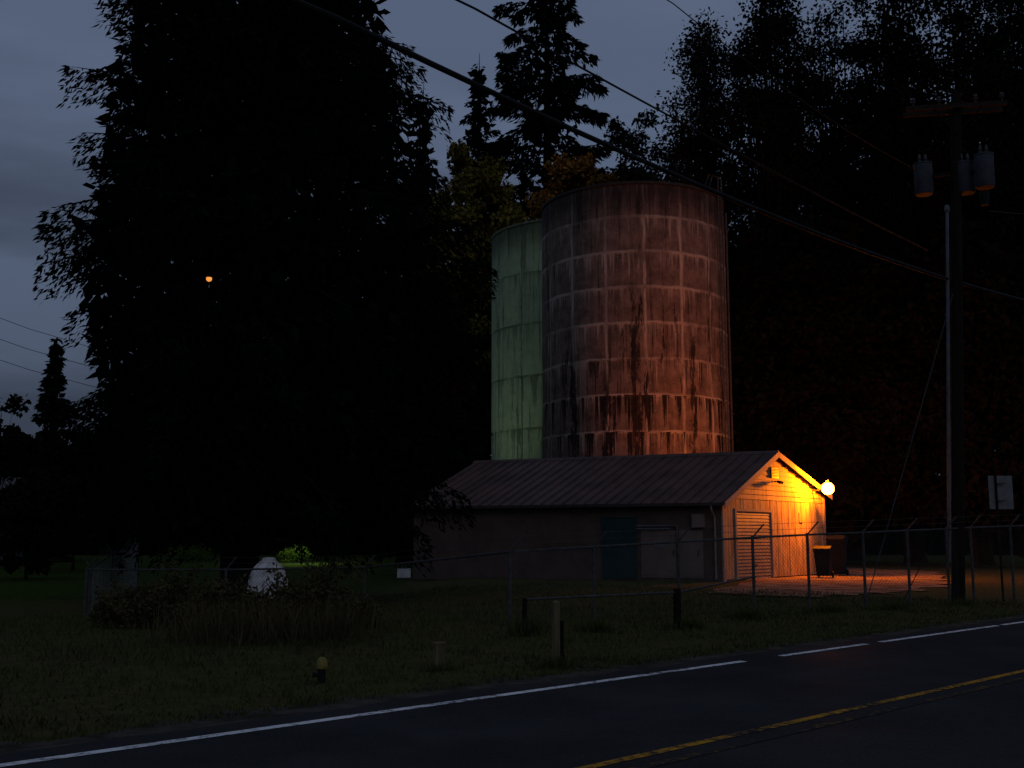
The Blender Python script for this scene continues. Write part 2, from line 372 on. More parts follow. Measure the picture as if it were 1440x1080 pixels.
Pp = np.concatenate([Pp, np.stack([(px2-720)/F*dd2, dd2, rng.random(n2)*7.0-.3], 1)]); n = len(Pp)
wd = leafmesh('woodland', Pp, rng.normal(size=(n,3)), rng.uniform(1.0, 2.2, n), rng.uniform(.4, .8, n), rng, MT['fir'], origin=(0,100,0))
tag(wd, 'far dark wood closing the view behind the tanks', 'wood', kind='stuff')

# ------------------------------------------------------------------ ground and road
m, nt, b = newmat('lawn')
v = OBJ(nt); f1 = RNG(nt, NOISE(nt, v, .25, 5), .35, .65); f2 = RNG(nt, NOISE(nt, v, 3.0, 6, .7), .35, .7)
sx = nt.nodes.new('ShaderNodeSeparateXYZ'); nt.links.new(v, sx.inputs[0])
c = MIX(nt, f1, (.062,.068,.023), (.076,.064,.028)); c = MIX(nt, M(nt,'MULTIPLY', f2, .6), c, (.028,.027,.013))
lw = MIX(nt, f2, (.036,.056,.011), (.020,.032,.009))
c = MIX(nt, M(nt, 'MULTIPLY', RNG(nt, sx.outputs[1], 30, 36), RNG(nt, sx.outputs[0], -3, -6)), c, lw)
nt.links.new(c, b.inputs['Base Color']); b.inputs['Roughness'].default_value = .95; b.inputs['Specular IOR Level'].default_value = 0
bump(nt, b, NOISE(nt, v, 9, 5, .7), .8, .06)
MT['lawn'] = m
xs = sorted(set([-900,-500,-250,-150,-100,-70,900,500,250,150,100,70]+list(range(-60,61,2)) + [x*.75 for x in range(-24,25)]))
ysg = sorted(set([-400,-150,-60,-30,-10,0,900,500,300,200,150,120]+[y*.8 for y in range(5,130)]))
vs = []; fs = []
rr = random.Random(3)
for y in ysg:
    for x in xs:
        s = Vector((x,y,0)).dot(Nn)
        lump = (rr.random()-.5)*.05 if (s > SW+1.2 and y < 105) else 0
        vs.append((x, y, h(x,y)+lump-(.012 if s < SW+1.2 else 0)))
nx = len(xs)
for j in range(len(ysg)-1):
    for i in range(nx-1): fs.append((j*nx+i, j*nx+i+1, (j+1)*nx+i+1, (j+1)*nx+i))
g = MB(); g.add(vs, fs); struct(g.build('ground', MT['lawn'], smooth=True))

m, nt, b = newmat('asphalt')
v = OBJ(nt); f1 = RNG(nt, NOISE(nt, v, .5, 5), .3, .7); f2 = NOISE(nt, v, 38, 4, .75); f3 = NOISE(nt, v, .22, 6, .7)
c = MIX(nt, f1, (.026,.0265,.028), (.040,.0405,.042)); c = MIX(nt, RNG(nt, f2, .5, .72, 0, .55), c, (.085,.084,.084))
c = MIX(nt, RNG(nt, f3, .45, .62, 0, .45), c, (.017,.017,.018))
nt.links.new(c, b.inputs['Base Color']); b.inputs['Roughness'].default_value = .8; b.inputs['Specular IOR Level'].default_value = 0
bump(nt, b, f2, .25, .006)
gl = nt.nodes.new('ShaderNodeBsdfGlossy'); gl.inputs['Roughness'].default_value = .5; gl.inputs['Color'].default_value = (.8,.8,.8,1)
ms = nt.nodes.new('ShaderNodeMixShader'); nt.links.new(RNG(nt, f3, .45, .65, .002, .012), ms.inputs[0])
nt.links.new(b.outputs[0], ms.inputs[1]); nt.links.new(gl.outputs[0], ms.inputs[2])
nt.links.new(ms.outputs[0], [x for x in nt.nodes if x.type == 'OUTPUT_MATERIAL'][0].inputs[0])
MT['asphalt'] = m
def strip(s0, s1, t0, t1, z, n=40, jit=0.0):
    mb = MB(); rr = random.Random(int(s0*100)); prev = None
    for i in range(n+1):
        t = t0+(t1-t0)*i/n; a = R(s0, t, z); c_ = R(s1+(rr.random()-.5)*jit, t, z)
        if prev: mb.poly([prev[0], a, c_, prev[1]])
        prev = (a, c_)
    return mb
struct(strip(SW-7.2, SW+.45, -60, 260, .004, 700, .14).build('road', MT['asphalt']))
MT['shoulder'] = mat('shoulder_gravel', (.075,.066,.056), (.030,.027,.019), 2.2, bs=1, bd=.04, spec=0)
struct(strip(SW+.3, SW+1.0, -60, 260, .0005, 700, .5).build('gravel_shoulder', MT['shoulder']))
def paint(name, col, wear):
    m, nt, b = newmat(name); v = OBJ(nt); f = NOISE(nt, v, 9, 8, .8); f2 = NOISE(nt, v, .8, 3)
    w = RNG(nt, M(nt, 'ADD', M(nt,'MULTIPLY', f, .7), M(nt,'MULTIPLY', f2, .3)), wear-.07, wear+.08)
    nt.links.new(MIX(nt, w, (.035,.035,.036), col), b.inputs['Base Color']); b.inputs['Roughness'].default_value = .8; b.inputs['Specular IOR Level'].default_value = 0
    bump(nt, b, NOISE(nt, v, 38, 4, .75), .4, .008); return m
MT['pw'] = paint('white_road_paint', (.72,.72,.72), .46); MT['py'] = paint('yellow_road_paint', (.48,.24,.03), .49); MT['py2'] = paint('faded_yellow_road_paint', (.22,.12,.025), .55)
tw = lambda px, py: G(px, py).dot(U)
mb = strip(SW-.06, SW+.06, -40, tw(1040,930), .009, 120)
q = strip(SW-.06, SW+.06, tw(1085,922), tw(1215,906), .009, 10); mb.add(q.v, q.f)
q = strip(SW-.06, SW+.06, tw(1232,903), tw(1395,880), .009, 10); mb.add(q.v, q.f)
q = strip(SW-.06, SW+.06, tw(1405,879), 240, .009, 160); mb.add(q.v, q.f)
struct(mb.build('road_edge_line', MT['pw']))
struct(strip(SY+.05, SY+.15, -40, 240, .009, 200).build('road_centre_line', MT['py']))
struct(strip(SY-.22, SY-.12, -40, 240, .009, 200).build('road_centre_line', MT['py2']))
yc = [G(1006,834), G(1075,840), G(1140,841), G(1200,837), G(1262,834), G(1318,828), G(1338,818), G(1318,805), G(1150,797), G(1085,803)]
rr = random.Random(9); pts = []
for i, p in enumerate(yc):
    q = yc[(i+1) % len(yc)]
    for k in range(10):
        v_ = p.lerp(q, k/10); pts.append(v_+Vector((rr.uniform(-.45,.45), rr.uniform(-.45,.45), .035)))
mb = MB(); mb.poly(pts); struct(mb.build('yard', MT['concrete']))

rng = np.random.default_rng(50); n = 60000
s = SW+.75+rng.random(n)**1.5*18; t = rng.uniform(-9, 28, n)
X = Nn.x*s+U.x*t; Y = Nn.y*s+U.y*t
keep = np.abs(X/np.maximum(Y, .1)) < .55; keep &= (Y > 3)
X, Y, s = X[keep], Y[keep], s[keep]; n = len(X)
Z = np.array([h(x, y) for x, y in zip(X, Y)])-.01
D = rng.normal(size=(n,3))*.4; D[:,2] = 1
tuftm = (np.sin(X*2.1+np.sin(Y*1.7)*2)+np.sin(Y*2.6+X)) > 1.1
L = rng.uniform(.04, .10, n)*(1+.8*tuftm)*(.6+.4*np.clip((s-SW)/3, 0, 2))
gr = leafmesh('grass', np.stack([X,Y,Z],1), D, L, rng.uniform(.006, .014, n), rng, MT['grass'], origin=(0,15,0))
tag(gr, 'rough dim grass on the roadside verge', 'grass', kind='stuff')

# ------------------------------------------------------------------ tanks
def tank(label, cx, cy, Rr, Ht, m, rimm):
    t = thing('storage_tank', label, 'tank', (cx, cy, 0))
    mb = MB(); mb.lathe((cx,cy,0), [(Rr,-.1),(Rr,Ht)], 96, False, False)
    mb.build('shell', m, t, smooth=True)
    mb = MB(); mb.lathe((cx,cy,0), [(Rr-.02,Ht-.12),(Rr+.07,Ht-.12),(Rr+.07,Ht+.02),(Rr-.1,Ht+.02)], 96, False, False); mb.build('rim', rimm, t, smooth=True)
    mb = MB(); mb.lathe((cx,cy,0), [(Rr-.05,Ht-.05),(Rr*.5,Ht+.12),(.05,Ht+.2)], 64, False, True); mb.build('roof', rimm, t, smooth=True)
    return t
TD = 58.0; tc = P(896, HOR, TD); TR = 5.07; TH = P(896, 255, TD-TR).z
rim_d = mat('tank_rim_dark', (.025,.022,.02)); rim_g = mat('tank_rim_green', (.11,.13,.08))
u0 = -math.pi/2*TR
MT['tankb'] = tank_mat('tank_brown', TR, TH, 2*math.pi*TR/16, 1.85, (.200,.137,.110), (.090,.061,.050), (.54,.43,.34), (.009,.0072,.007), .58, .97, .16, .565,
    runs=((u0-.55,.20,TH-5.6),(u0-2.0,.22,TH-9.8),(u0-4.0,.22,TH-8.6),(u0+2.6,.14,TH-7.6)))
tb = tank('tall dark brown paneled tank streaked with stains, right of the green tank', tc.x, tc.y, TR, TH, MT['tankb'], rim_d)
GD = 70.0; gc = P(803, HOR, GD); GR = (803-690)/F*GD*.985; GH = P(760, 314, GD-4).z
MT['tankg'] = tank_mat('tank_green', GR, GH, 2*math.pi*GR/14, 3.3, (.29,.36,.22), (.22,.28,.17), (.08,.10,.06), (.035,.045,.028), .85, .65, .5, .575, .85)
tank('pale green streaked tank standing half hidden behind the dark tank', gc.x, gc.y, GR, GH, MT['tankg'], rim_g)
lad = math.radians(-34)
od = Vector((math.cos(lad), math.sin(lad), 0)); td = Vector((-od.y, od.x, 0)); cc = Vector((tc.x, tc.y, 0))
for sgn in (-.22, .22):
    q = cc+od*(TR+.22)+td*sgn
    mb = MB(); mb.path([q+Vector((0,0,2)), q+Vector((0,0,TH+.9)), q-od*.5+Vector((0,0,TH+1.15)), q-od*.9+Vector((0,0,TH+.1))], .032, 6)
    mb.build('ladder_rail', MT['steel'], tb)
for i in range(int((TH-2)/.32)):
    q = cc+od*(TR+.22)+Vector((0,0,2.2+i*.32)); mb = MB(); mb.tube(q-td*.22, q+td*.22, .016, n=5); mb.build('ladder_rung', MT['steel'], tb)
mb = MB()
q = cc+Vector((math.cos(math.radians(-10)), math.sin(math.radians(-10)), 0))*(TR+.1); mb.path([q+Vector((0,0,.2)), q+Vector((0,0,TH-.4))], .06, 8); mb.build('drain_pipe', MT['steel'], tb)

# ------------------------------------------------------------------ pump house
A = Vector((7.79, 40, 0)); ga = Vector((5.84, 7, 0)).normalized(); BW = 9.116; la = Vector((-.906, .423, 0)); BL = 13.2
def B(a, b_, z):
    v = A+ga*a+la*b_; return Vector((v.x, v.y, z))
HE, HA, HB = 2.98, 5.0, 3.5; AA = 4.3; OB = .26; OH = .26
def bx(mb, a0, a1, b0, b1, z0, z1):
    return mb.hexa([B(a0,b0,z0), B(a0,b1,z0), B(a1,b1,z0), B(a1,b0,z0), B(a0,b0,z1), B(a0,b1,z1), B(a1,b1,z1), B(a1,b0,z1)])
def roofz(a): return HE+(HA-HE)*a/AA if a < AA else HA+(HB-HA)*(a-AA)/(BW-AA)
bd = thing('pump_house', 'low building with dark metal gable roof, brown long wall and lamplit tan gable', 'building', A)
mb = MB(); prof = [(0,-.1),(0,HE-.03),(AA,HA-.06),(BW,HB-.03),(BW,-.1)]
fr = [B(a,0,z) for a,z in prof]; bk = [B(a,BL,z) for a,z in prof]
mb.add(fr+bk, [(0,1,2,3,4),(9,8,7,6,5)]+[(i, i+5, (i+1)%5+5, (i+1)%5) for i in range(5)])
mb.build('wall', MT['wall'], bd)
D0, D1, DZ = 1.05, 3.95, 2.62
mb = MB(); w = .205; a = .02; rr = random.Random(5)
while a < BW-.02:
    a1 = min(a+w-.014, BW); z0 = .08; zt = 3.08; dp = -.035-rr.random()*.014
    ztop = min(zt, roofz(a)-.08, roofz(a1)-.08)
    mid = (a+a1)/2
    if D0-.12 < mid < D1+.12: z0 = DZ+.10
    if ztop > z0+.05: bx(mb, a, a1, dp, 0, z0, ztop)
    a += w
z = 3.10; ph = .2
while z < HA-.2:
    al = 0 if z+ph < HE else (z+ph+.08-HE)/(HA-HE)*AA; ar = BW-(z+ph+.08-HB)/(HA-HB)*(BW-AA) if z+ph+.08 > HB else BW
    al = max(al, 0.0); ar = min(ar, BW)
    if ar-al > .2:
        zb, zt = z, z+ph-.006
        mb.hexa([B(al,-.060,zb), B(al,0,zb), B(ar,0,zb), B(ar,-.060,zb), B(al,-.03,zt), B(al,0,zt), B(ar,0,zt), B(ar,-.03,zt)])
    z += ph
mb.build('gable_siding', MT['siding'], bd)
mb = MB(); bx(mb, D0-.11, D0, -.075, 0, 0, DZ+.1); bx(mb, D1, D1+.11, -.075, 0, 0, DZ+.1); bx(mb, D0, D1, -.075, 0, DZ, DZ+.1); mb.build('door_frame', MT['trim'], bd)
mb = MB(); bx(mb, -.02, .14, -.065, .0, .02, HE-.1); mb.build('corner_board', MT['trim'], bd)
mb = MB(); bx(mb, BW-.14, BW+.02, -.065, 0, .02, HB-.1); mb.build('corner_board', MT['trim'], bd)
mb = MB(); z = .03
while z < DZ:
    zt = min(z+.13, DZ)
    mb.hexa([B(D0,-.040,z), B(D0,-.005,z), B(D1,-.005,z), B(D1,-.040,z), B(D0,-.018,zt), B(D0,-.005,zt), B(D1,-.005,zt), B(D1,-.018,zt)]); z += .13
o = mb.build('rollup_door', MT['rollup'], bd); o['label'] = 'pale slatted roll-up door in the lamplit gable'
mb2 = MB(); bx(mb2, (D0+D1)/2-.12, (D0+D1)/2+.12, -.07, -.041, .55, .6); mb2.build('handle', MT['steel'], o)
def slab(a0, a1, z0, z1, th):
    return [B(a0,-OB,z0), B(a0,BL+.3,z0), B(a1,BL+.3,z1), B(a1,-OB,z1), B(a0,-OB,z0+th), B(a0,BL+.3,z0+th), B(a1,BL+.3,z1+th), B(a1,-OB,z1+th)]
slF = (HA-HE)/AA; slB = (HB-HA)/(BW-AA)
aF, zF = -OH, HE-slF*OH; aB, zB = BW+OH, HB+slB*OH
mb = MB(); mb.hexa(slab(aF, AA, zF, HA, .06)); mb.hexa(slab(AA, aB, HA, zB, .06))
bb = -OB+.02
while bb < BL+.25:
    for (a0,z0,a1,z1) in ((aF,zF,AA,HA),(AA,HA,aB,zB)):
        mb.hexa([B(a0,bb,z0+.055), B(a0,bb+.045,z0+.055), B(a1,bb+.045,z1+.055), B(a1,bb,z1+.055), B(a0,bb+.008,z0+.125), B(a0,bb+.037,z0+.125), B(a1,bb+.037,z1+.125), B(a1,bb+.008,z1+.125)])
    bb += .46
mb.hexa([B(AA-.2,-OB-.02,HA-.02), B(AA-.2,BL+.32,HA-.02), B(AA+.2,BL+.32,HA-.02), B(AA+.2,-OB-.02,HA-.02), B(AA-.03,-OB-.02,HA+.12), B(AA-.03,BL+.32,HA+.12), B(AA+.03,BL+.32,HA+.12), B(AA+.03,-OB-.02,HA+.12)])
mb.build('roof', MT['roof'], bd)
f0_, f1_ = -OB-.04, -OB-.005
for (a0,z0,a1,z1) in ((aF,zF,AA-.003,HA),(AA+.003,HA,aB,zB)):
    mb = MB(); mb.hexa([B(a0,f0_,z0-.16), B(a0,f1_,z0-.16), B(a1,f1_,z1-.16), B(a1,f0_,z1-.16), B(a0,f0_,z0+.07), B(a0,f1_,z0+.07), B(a1,f1_,z1+.07), B(a1,f0_,z1+.07)])
    mb.build('fascia', MT['trim'], bd)
mb = MB(); bx(mb, aF-.1, aF-.005, -OB, BL+.3, zF-.06, zF+.05); mb.build('gutter', MT['gutter'], bd)
mb = MB(); mb.path([B(aF-.05,.22,zF-.06), B(aF-.05,.22,zF-.2), B(-.07,.22,zF-.5), B(-.07,.22,.1)], .04, 8); mb.build('downspout', MT['trim'], bd)
for (b0, b1, zt, lb) in ((3.33, 4.65, 2.42, 'teal double door in the brown long wall'),):
    mb = MB(); mid = (b0+b1)/2; bx(mb, -.05, 0, b0+.05, b1-.05, .06, zt-.05); bx(mb, -.06, -.05, mid-.02, mid+.02, .06, zt-.05); o = mb.build('door', MT['teal'], bd); o['label'] = lb
    mb = MB(); bx(mb, -.075, 0, b0-.03, b0+.05, .02, zt); bx(mb, -.075, 0, b1-.05, b1+.03, .02, zt); bx(mb, -.075, 0, b0+.05, b1-.05, zt-.05, zt); mb.build('frame', MT['teal'], o)
    mb = MB(); mb.path([B(-.05,mid+.1,1.1), B(-.12,mid+.1,1.1), B(-.12,mid+.22,1.1)], .016); mb.build('handle', MT['steel'], o)
for (b0, b1) in ((.72, 1.62), (1.68, 3.12)):
    mb = MB(); bx(mb, -.04, 0, b0, b1, .12, 1.9); bx(mb, -.055, -.04, b0+.08, b1-.08, .2, 1.82); o = mb.build('cabinet_door', MT['panel'], bd)
    mb = MB(); bx(mb, -.09, -.056, b0+.12, b0+.16, .95, 1.15); mb.build('handle', MT['steel'], o)
mb = MB(); mb.path([B(-.10,3.25,2.06), B(-.10,1.65,2.06), B(-.10,1.65,.1)], .04, 8); mb.build('pipe', MT['conduit'], bd)
mb = MB(); mb.path([B(-.16,3.25,1.96), B(-.16,1.9,1.96)], .03, 8); mb.build('pipe', MT['conduit'], bd)
mb = MB(); bx(mb, -.22, 0, .62, 1.02, 2.0, 2.5); mb.build('meter_box', MT['panel'], bd)
mb = MB(); bx(mb, -.075, -.056, 2.2, 2.6, 1.25, 1.5); mb.build('notice_plate', MT['plate'], bd)
mb = MB(); bx(mb, 4.0, 4.6, -.12, -.05, 4.0, 4.42)
for i in range(6): mb.hexa([B(4.05,-.16,4.03+i*.06), B(4.05,-.12,4.06+i*.06), B(4.55,-.12,4.06+i*.06), B(4.55,-.16,4.03+i*.06), B(4.05,-.16,4.04+i*.06), B(4.05,-.12,4.07+i*.06), B(4.55,-.12,4.07+i*.06), B(4.55,-.16,4.04+i*.06)])
mb.build('gable_vent', MT['gutter'], bd)
fl = MB(); fl.tube(B(4.3,-.05,3.86), B(4.3,-.20,3.86), .025); flo = fl.build('floodlight', MT['black'], bd)
for k in (4.2, 4.4):
    mb = MB(); mb.path([B(4.3,-.19,3.86), B(k,-.25,3.86), B(k,-.38,3.80)], [.03,.05,.065], 10); mb.build('lamp_head', MT['black'], flo)
mb = MB(); bx(mb, 6.5, 6.85, -.075, -.05, 2.25, 2.65); mb.build('notice_board', MT['siding'], bd)

# ------------------------------------------------------------------ wall lamp
LP = P(1164, 687, 45.2); LR = .26
lt = thing('wall_lamp', 'blazing orange lamp on a bracket at the right corner of the gable', 'lamp', LP)
mb = MB(); mb.ball(LP, LR, 24); mb.build('globe', emis('sodium_globe', (1.0,.26,.016), 60.0), lt, smooth=True)
bulb_off = Vector((0,0,LR+.18))-ga*.22
mb = MB(); mb.path([LP+Vector((0,0,LR*.96)), LP+Vector((0,0,LR+.08))], [.07,.05], 14); mb.build('socket', MT['steel'], lt)
sl = bpy.data.lights.new('sodium_bulb', 'POINT'); sl.energy = 2900; sl.color = (1.0,.20,.0012); sl.shadow_soft_size = .12
so3 = bpy.data.objects.new('sodium_bulb', sl); C.objects.link(so3); so3.parent = lt; so3.location = bulb_off
mb = MB(); wp = B(7.9,-.06,LP.z-.05); mb.path([wp, wp.lerp(LP, .45)-Vector((0,0,.03)), LP+(wp-LP).normalized()*LR*.96], .03, 8); mb.build('bracket', MT['steel'], lt)
mb = MB(); dz = (wp-LP).normalized(); mb.path([LP+dz*LR*.95, LP+dz*(LR+.05), LP+dz*(LR+.11)], [.12,.11,.06], 16); mb.build('housing', MT['steel'], lt)

# ------------------------------------------------------------------ bins
def bin_(label, px, d, ty, wpx):
    p = P(px, HOR, d); p.z = .04; Hh = P(px, ty, d).z-.04; w_ = wpx/F*d; rz = -.5
    t = thing('wheelie_bin', label, 'bin', p, None)
    m3 = Matrix.Rotation(rz, 3, 'Z')
    def L(x, y, z): return p+m3@Vector((x*w_, y*w_, z))
    mb = MB(); zt = Hh*.86
    mb.hexa([L(-.36,-.36,.06), L(.36,-.36,.06), L(.36,.36,.06), L(-.36,.36,.06), L(-.48,-.5,zt), L(.48,-.5,zt), L(.48,.46,zt), L(-.48,.46,zt)])
    mb.hexa([L(-.5,-.52,zt-.07), L(.5,-.52,zt-.07), L(.5,.48,zt-.07), L(-.5,.48,zt-.07), L(-.5,-.52,zt), L(.5,-.52,zt), L(.5,.48,zt), L(-.5,.48,zt)])
    mb.build('body', MT['plastic'], t)
    mb = MB(); n = 6; vs = []
    for x in (-.52, .52):
        for i in range(n+1):
            yy = -.56+1.08*i/n; vs.append(L(x, yy, zt+.015+ (Hh-zt)*math.sin(math.pi*(.12+.75*i/n))))
        vs.append(L(x,.52,zt+.005)); vs.append(L(x,-.56,zt+.005))
    k = n+3; fs = [tuple(range(k)), tuple(range(2*k-1, k-1, -1))]+[(i, k+i, k+(i+1)%k, (i+1)%k) for i in range(k)]
    mb.add(vs, fs); mb.build('lid', MT['plastic'], t)
    for x in (-.42, .42):
        mb = MB(); c_ = L(x, .42, .12); ax = m3@Vector((1,0,0)); mb.tube(c_-ax*.035, c_+ax*.035, .12, n=16); mb.build('wheel', MT['plastic'], t)
    mb = MB(); mb.path([L(-.4,.45,zt-.02), L(-.4,.58,zt-.02), L(.4,.58,zt-.02), L(.4,.45,zt-.02)], .018); mb.build('handle', MT['plastic'], t)
bin_('black wheelie bin in front, the lower one of the pair under the lamp', 1157, 43.6, 768, 23)
bin_('black wheelie bin behind, the taller one of the pair under the lamp', 1177, 45.8, 753, 24)

# ------------------------------------------------------------------ utility pole
pb = G(1347, 850)
up_ = thing('utility_pole', 'dark wooden utility pole with crossarm and grey transformer cans by the road', 'utility pole', pb)
ptop = P(1344, 128, pb.y)
mb = MB(); mb.path([pb+Vector((0,0,-.2)), pb.lerp(ptop, .5), ptop], [.165,.145,.12], 16); mb.build('pole', MT['pole'], up_, smooth=True)
def onpole(z): return pb.lerp(ptop, (z-pb.z)/(ptop.z-pb.z))
AX = Vector((-.985,.17,0)).normalized(); AY = Vector((-.17,-.985,0)).normalized()
zc = P(1344, 153, pb.y).z; pc = onpole(zc)+AY*.2
e0, e1 = pc+AX*1.28, pc-AX*1.22
def beam(mb, a, b_, w_, hh):
    d = (b_-a).normalized(); s_ = Vector((-d.y, d.x, 0)).normalized()*w_/2; u_ = Vector((0,0,hh/2))
    return mb.hexa([a-s_-u_, a+s_-u_, b_+s_-u_, b_-s_-u_, a-s_+u_, a+s_+u_, b_+s_+u_, b_-s_+u_])
for off in (0, .42):
    mb = MB(); beam(mb, e0-AY*off, e1-AY*off, .09, .12); mb.build('crossarm', MT['crossarm'], up_)
for q in (-.6, .6):
    mb = MB(); mb.tube(pc+AX*q-Vector((0,0,.05)), onpole(zc-.75)+AY*.16, .018, n=6); mb.build('brace', MT['pole'], up_)
for q in (-1.1, -.45, .45, 1.1):
    mb = MB(); mb.lathe(pc+AX*q+Vector((0,0,.06)), [(.015,0),(.015,.08),(.055,.09),(.06,.12),(.04,.14),(.055,.17),(.035,.22),(.01,.23)], 12); mb.build('insulator', MT['ceramic'], up_, smooth=True)
for (px, yt, yb, dd_) in ((1300, 229, 274, .45), (1359, 228, 272, -.05), (1386, 216, 264, -.5)):
    top = P(px, yt, pb.y+dd_); bot = P(px, yb, pb.y+dd_); r_ = 13.0/F*pb.y; hh = top.z-bot.z
    mb = MB(); mb.lathe(bot, [(r_*.9,0),(r_,.03),(r_,hh*.92),(r_*1.06,hh*.93),(r_*1.06,hh*.97),(r_*.7,hh)], 24); o = mb.build('transformer', MT['can'], up_, smooth=True)
    for k in range(2):
        mb = MB(); c_ = bot+Vector(((k-.5)*.16, 0, hh)); mb.lathe(c_, [(.03,-.03),(.045,.03),(.03,.06),(.045,.1),(.03,.13),(.04,.17),(.012,.24)], 10); mb.build('bushing', MT['ceramic'], o, smooth=True)
    mb = MB(); pz = onpole(bot.z+hh*.5); beam(mb, Vector((bot.x,bot.y,bot.z+hh*.55)), pz, .07, .09); mb.build('hanger_arm', MT['pole'], up_)
mb = MB(); c_ = P(1384, 270, pb.y-.5); mb.path([c_, c_-Vector((0,0,.35))], [.12,.10], 12); mb.build('cutout', MT['plastic'], up_)
mb = MB(); a0 = P(1332, 298, pb.y-.2); a1 = P(1335, 790, pb.y-.2); mb.path([a0, a1], .042, 10); mb.build('riser_conduit', MT['conduit'], up_, smooth=True)
mb = MB(); mb.lathe(a0, [(.055,0),(.075,.06),(.05,.18)], 12); mb.build('conduit_cap', MT['conduit'], up_)

def plane_pt(px, py, off=0.0):
    a = (px-720)/F; b_ = (540-py)/F; d = Vector((a, cp-b_*sp, sp+b_*cp)); k = (pb.dot(Nn)+off)/d.dot(Nn)
    return Vector((0,0,CH))+d*k
def wire(label, pix, r_, off=0.0, ext0=12, ext1=0, m='cable'):
    pts = [plane_pt(x, y, off) for x, y in pix]
    ts = np.array([p.dot(U) for p in pts]); zs = np.array([p.z for p in pts])
    co = np.polyfit(ts, zs, min(2, len(pts)-1))
    tt = np.linspace(ts.min()-ext0, ts.max()+ext1, 40)
    s_ = pb.dot(Nn)+off
    zz = np.where(tt < ts.min(), np.polyval(co, ts.min())+(tt-ts.min())*0.02, np.polyval(co, tt))
    mb = MB(); mb.path([R(s_, t_, z_) for t_, z_ in zip(tt, zz)], r_, 8)
    tag(mb.build('overhead_wire', MT[m], origin=R(s_, ts.min(), zs[0]), smooth=True), label, 'wire')
wire('thick black cable sweeping down from top centre past the pole to the right edge', [(420,0),(600,88),(780,168),(960,250),(1150,330),(1330,391),(1440,422)], .045, -.24, 12, 25)
wire('thin grey cable just above the thick black cable near the pole', [(960,247),(1060,292),(1150,328),(1240,358),(1335,392)], .012, -.15, 0, 0, 'cable2')
wire('thin wire crossing above the thick cable and ending at the pole', [(650,0),(770,72),(900,140),(1100,247),(1305,352)], .019, .25, 12, 0)
wire('thinnest wire from the top edge to the transformer on the left', [(940,0),(1020,62),(1110,130),(1200,188),(1287,238)], .011, .5)
wire('short thin wire running right from the transformers at the right edge', [(1392,297),(1440,301)], .010, -.3, 0, 20, 'cable2')
g0 = G(1216, 855); gt = onpole(P(1344, 395, pb.y).z)
t = thing('guy_wire', 'slack steel guy wire slanting from the pole down left to the fence', 'wire', g0)
mb = MB(); mb.path([gt, gt.lerp(g0, .5), g0], .012, 6); mb.build('strand', MT['cable2'], t)
mb = MB(); q = gt.lerp(g0, .10); mb.path([q, q.lerp(g0, .02)], [.035,.035], 8); mb.build('strain_insulator', MT['plate'], t)
mb = MB(); pts = [onpole(P(1344,690,pb.y).z), G(1268, 850)]; mb.path(pts, .012, 6)
tag(mb.build('guy_wire', MT['cable'], origin=pts[1]), 'second shorter guy wire from low on the pole to the fence', 'wire')
for k, (ya, yb) in enumerate(((447,470),(478,497),(508,524))):
    mb = MB(); a = P(-60, ya-22, 60); b_ = P(140, yb+22, 62); mb.path([a, a.lerp(b_, .5)-Vector((0,0,.15)), b_], .016, 5)
    tag(mb.build('distant_wire', MT['cable'], origin=a), ['highest','middle','lowest'][k]+' of the thin wires in the sky at the far left', 'wire')

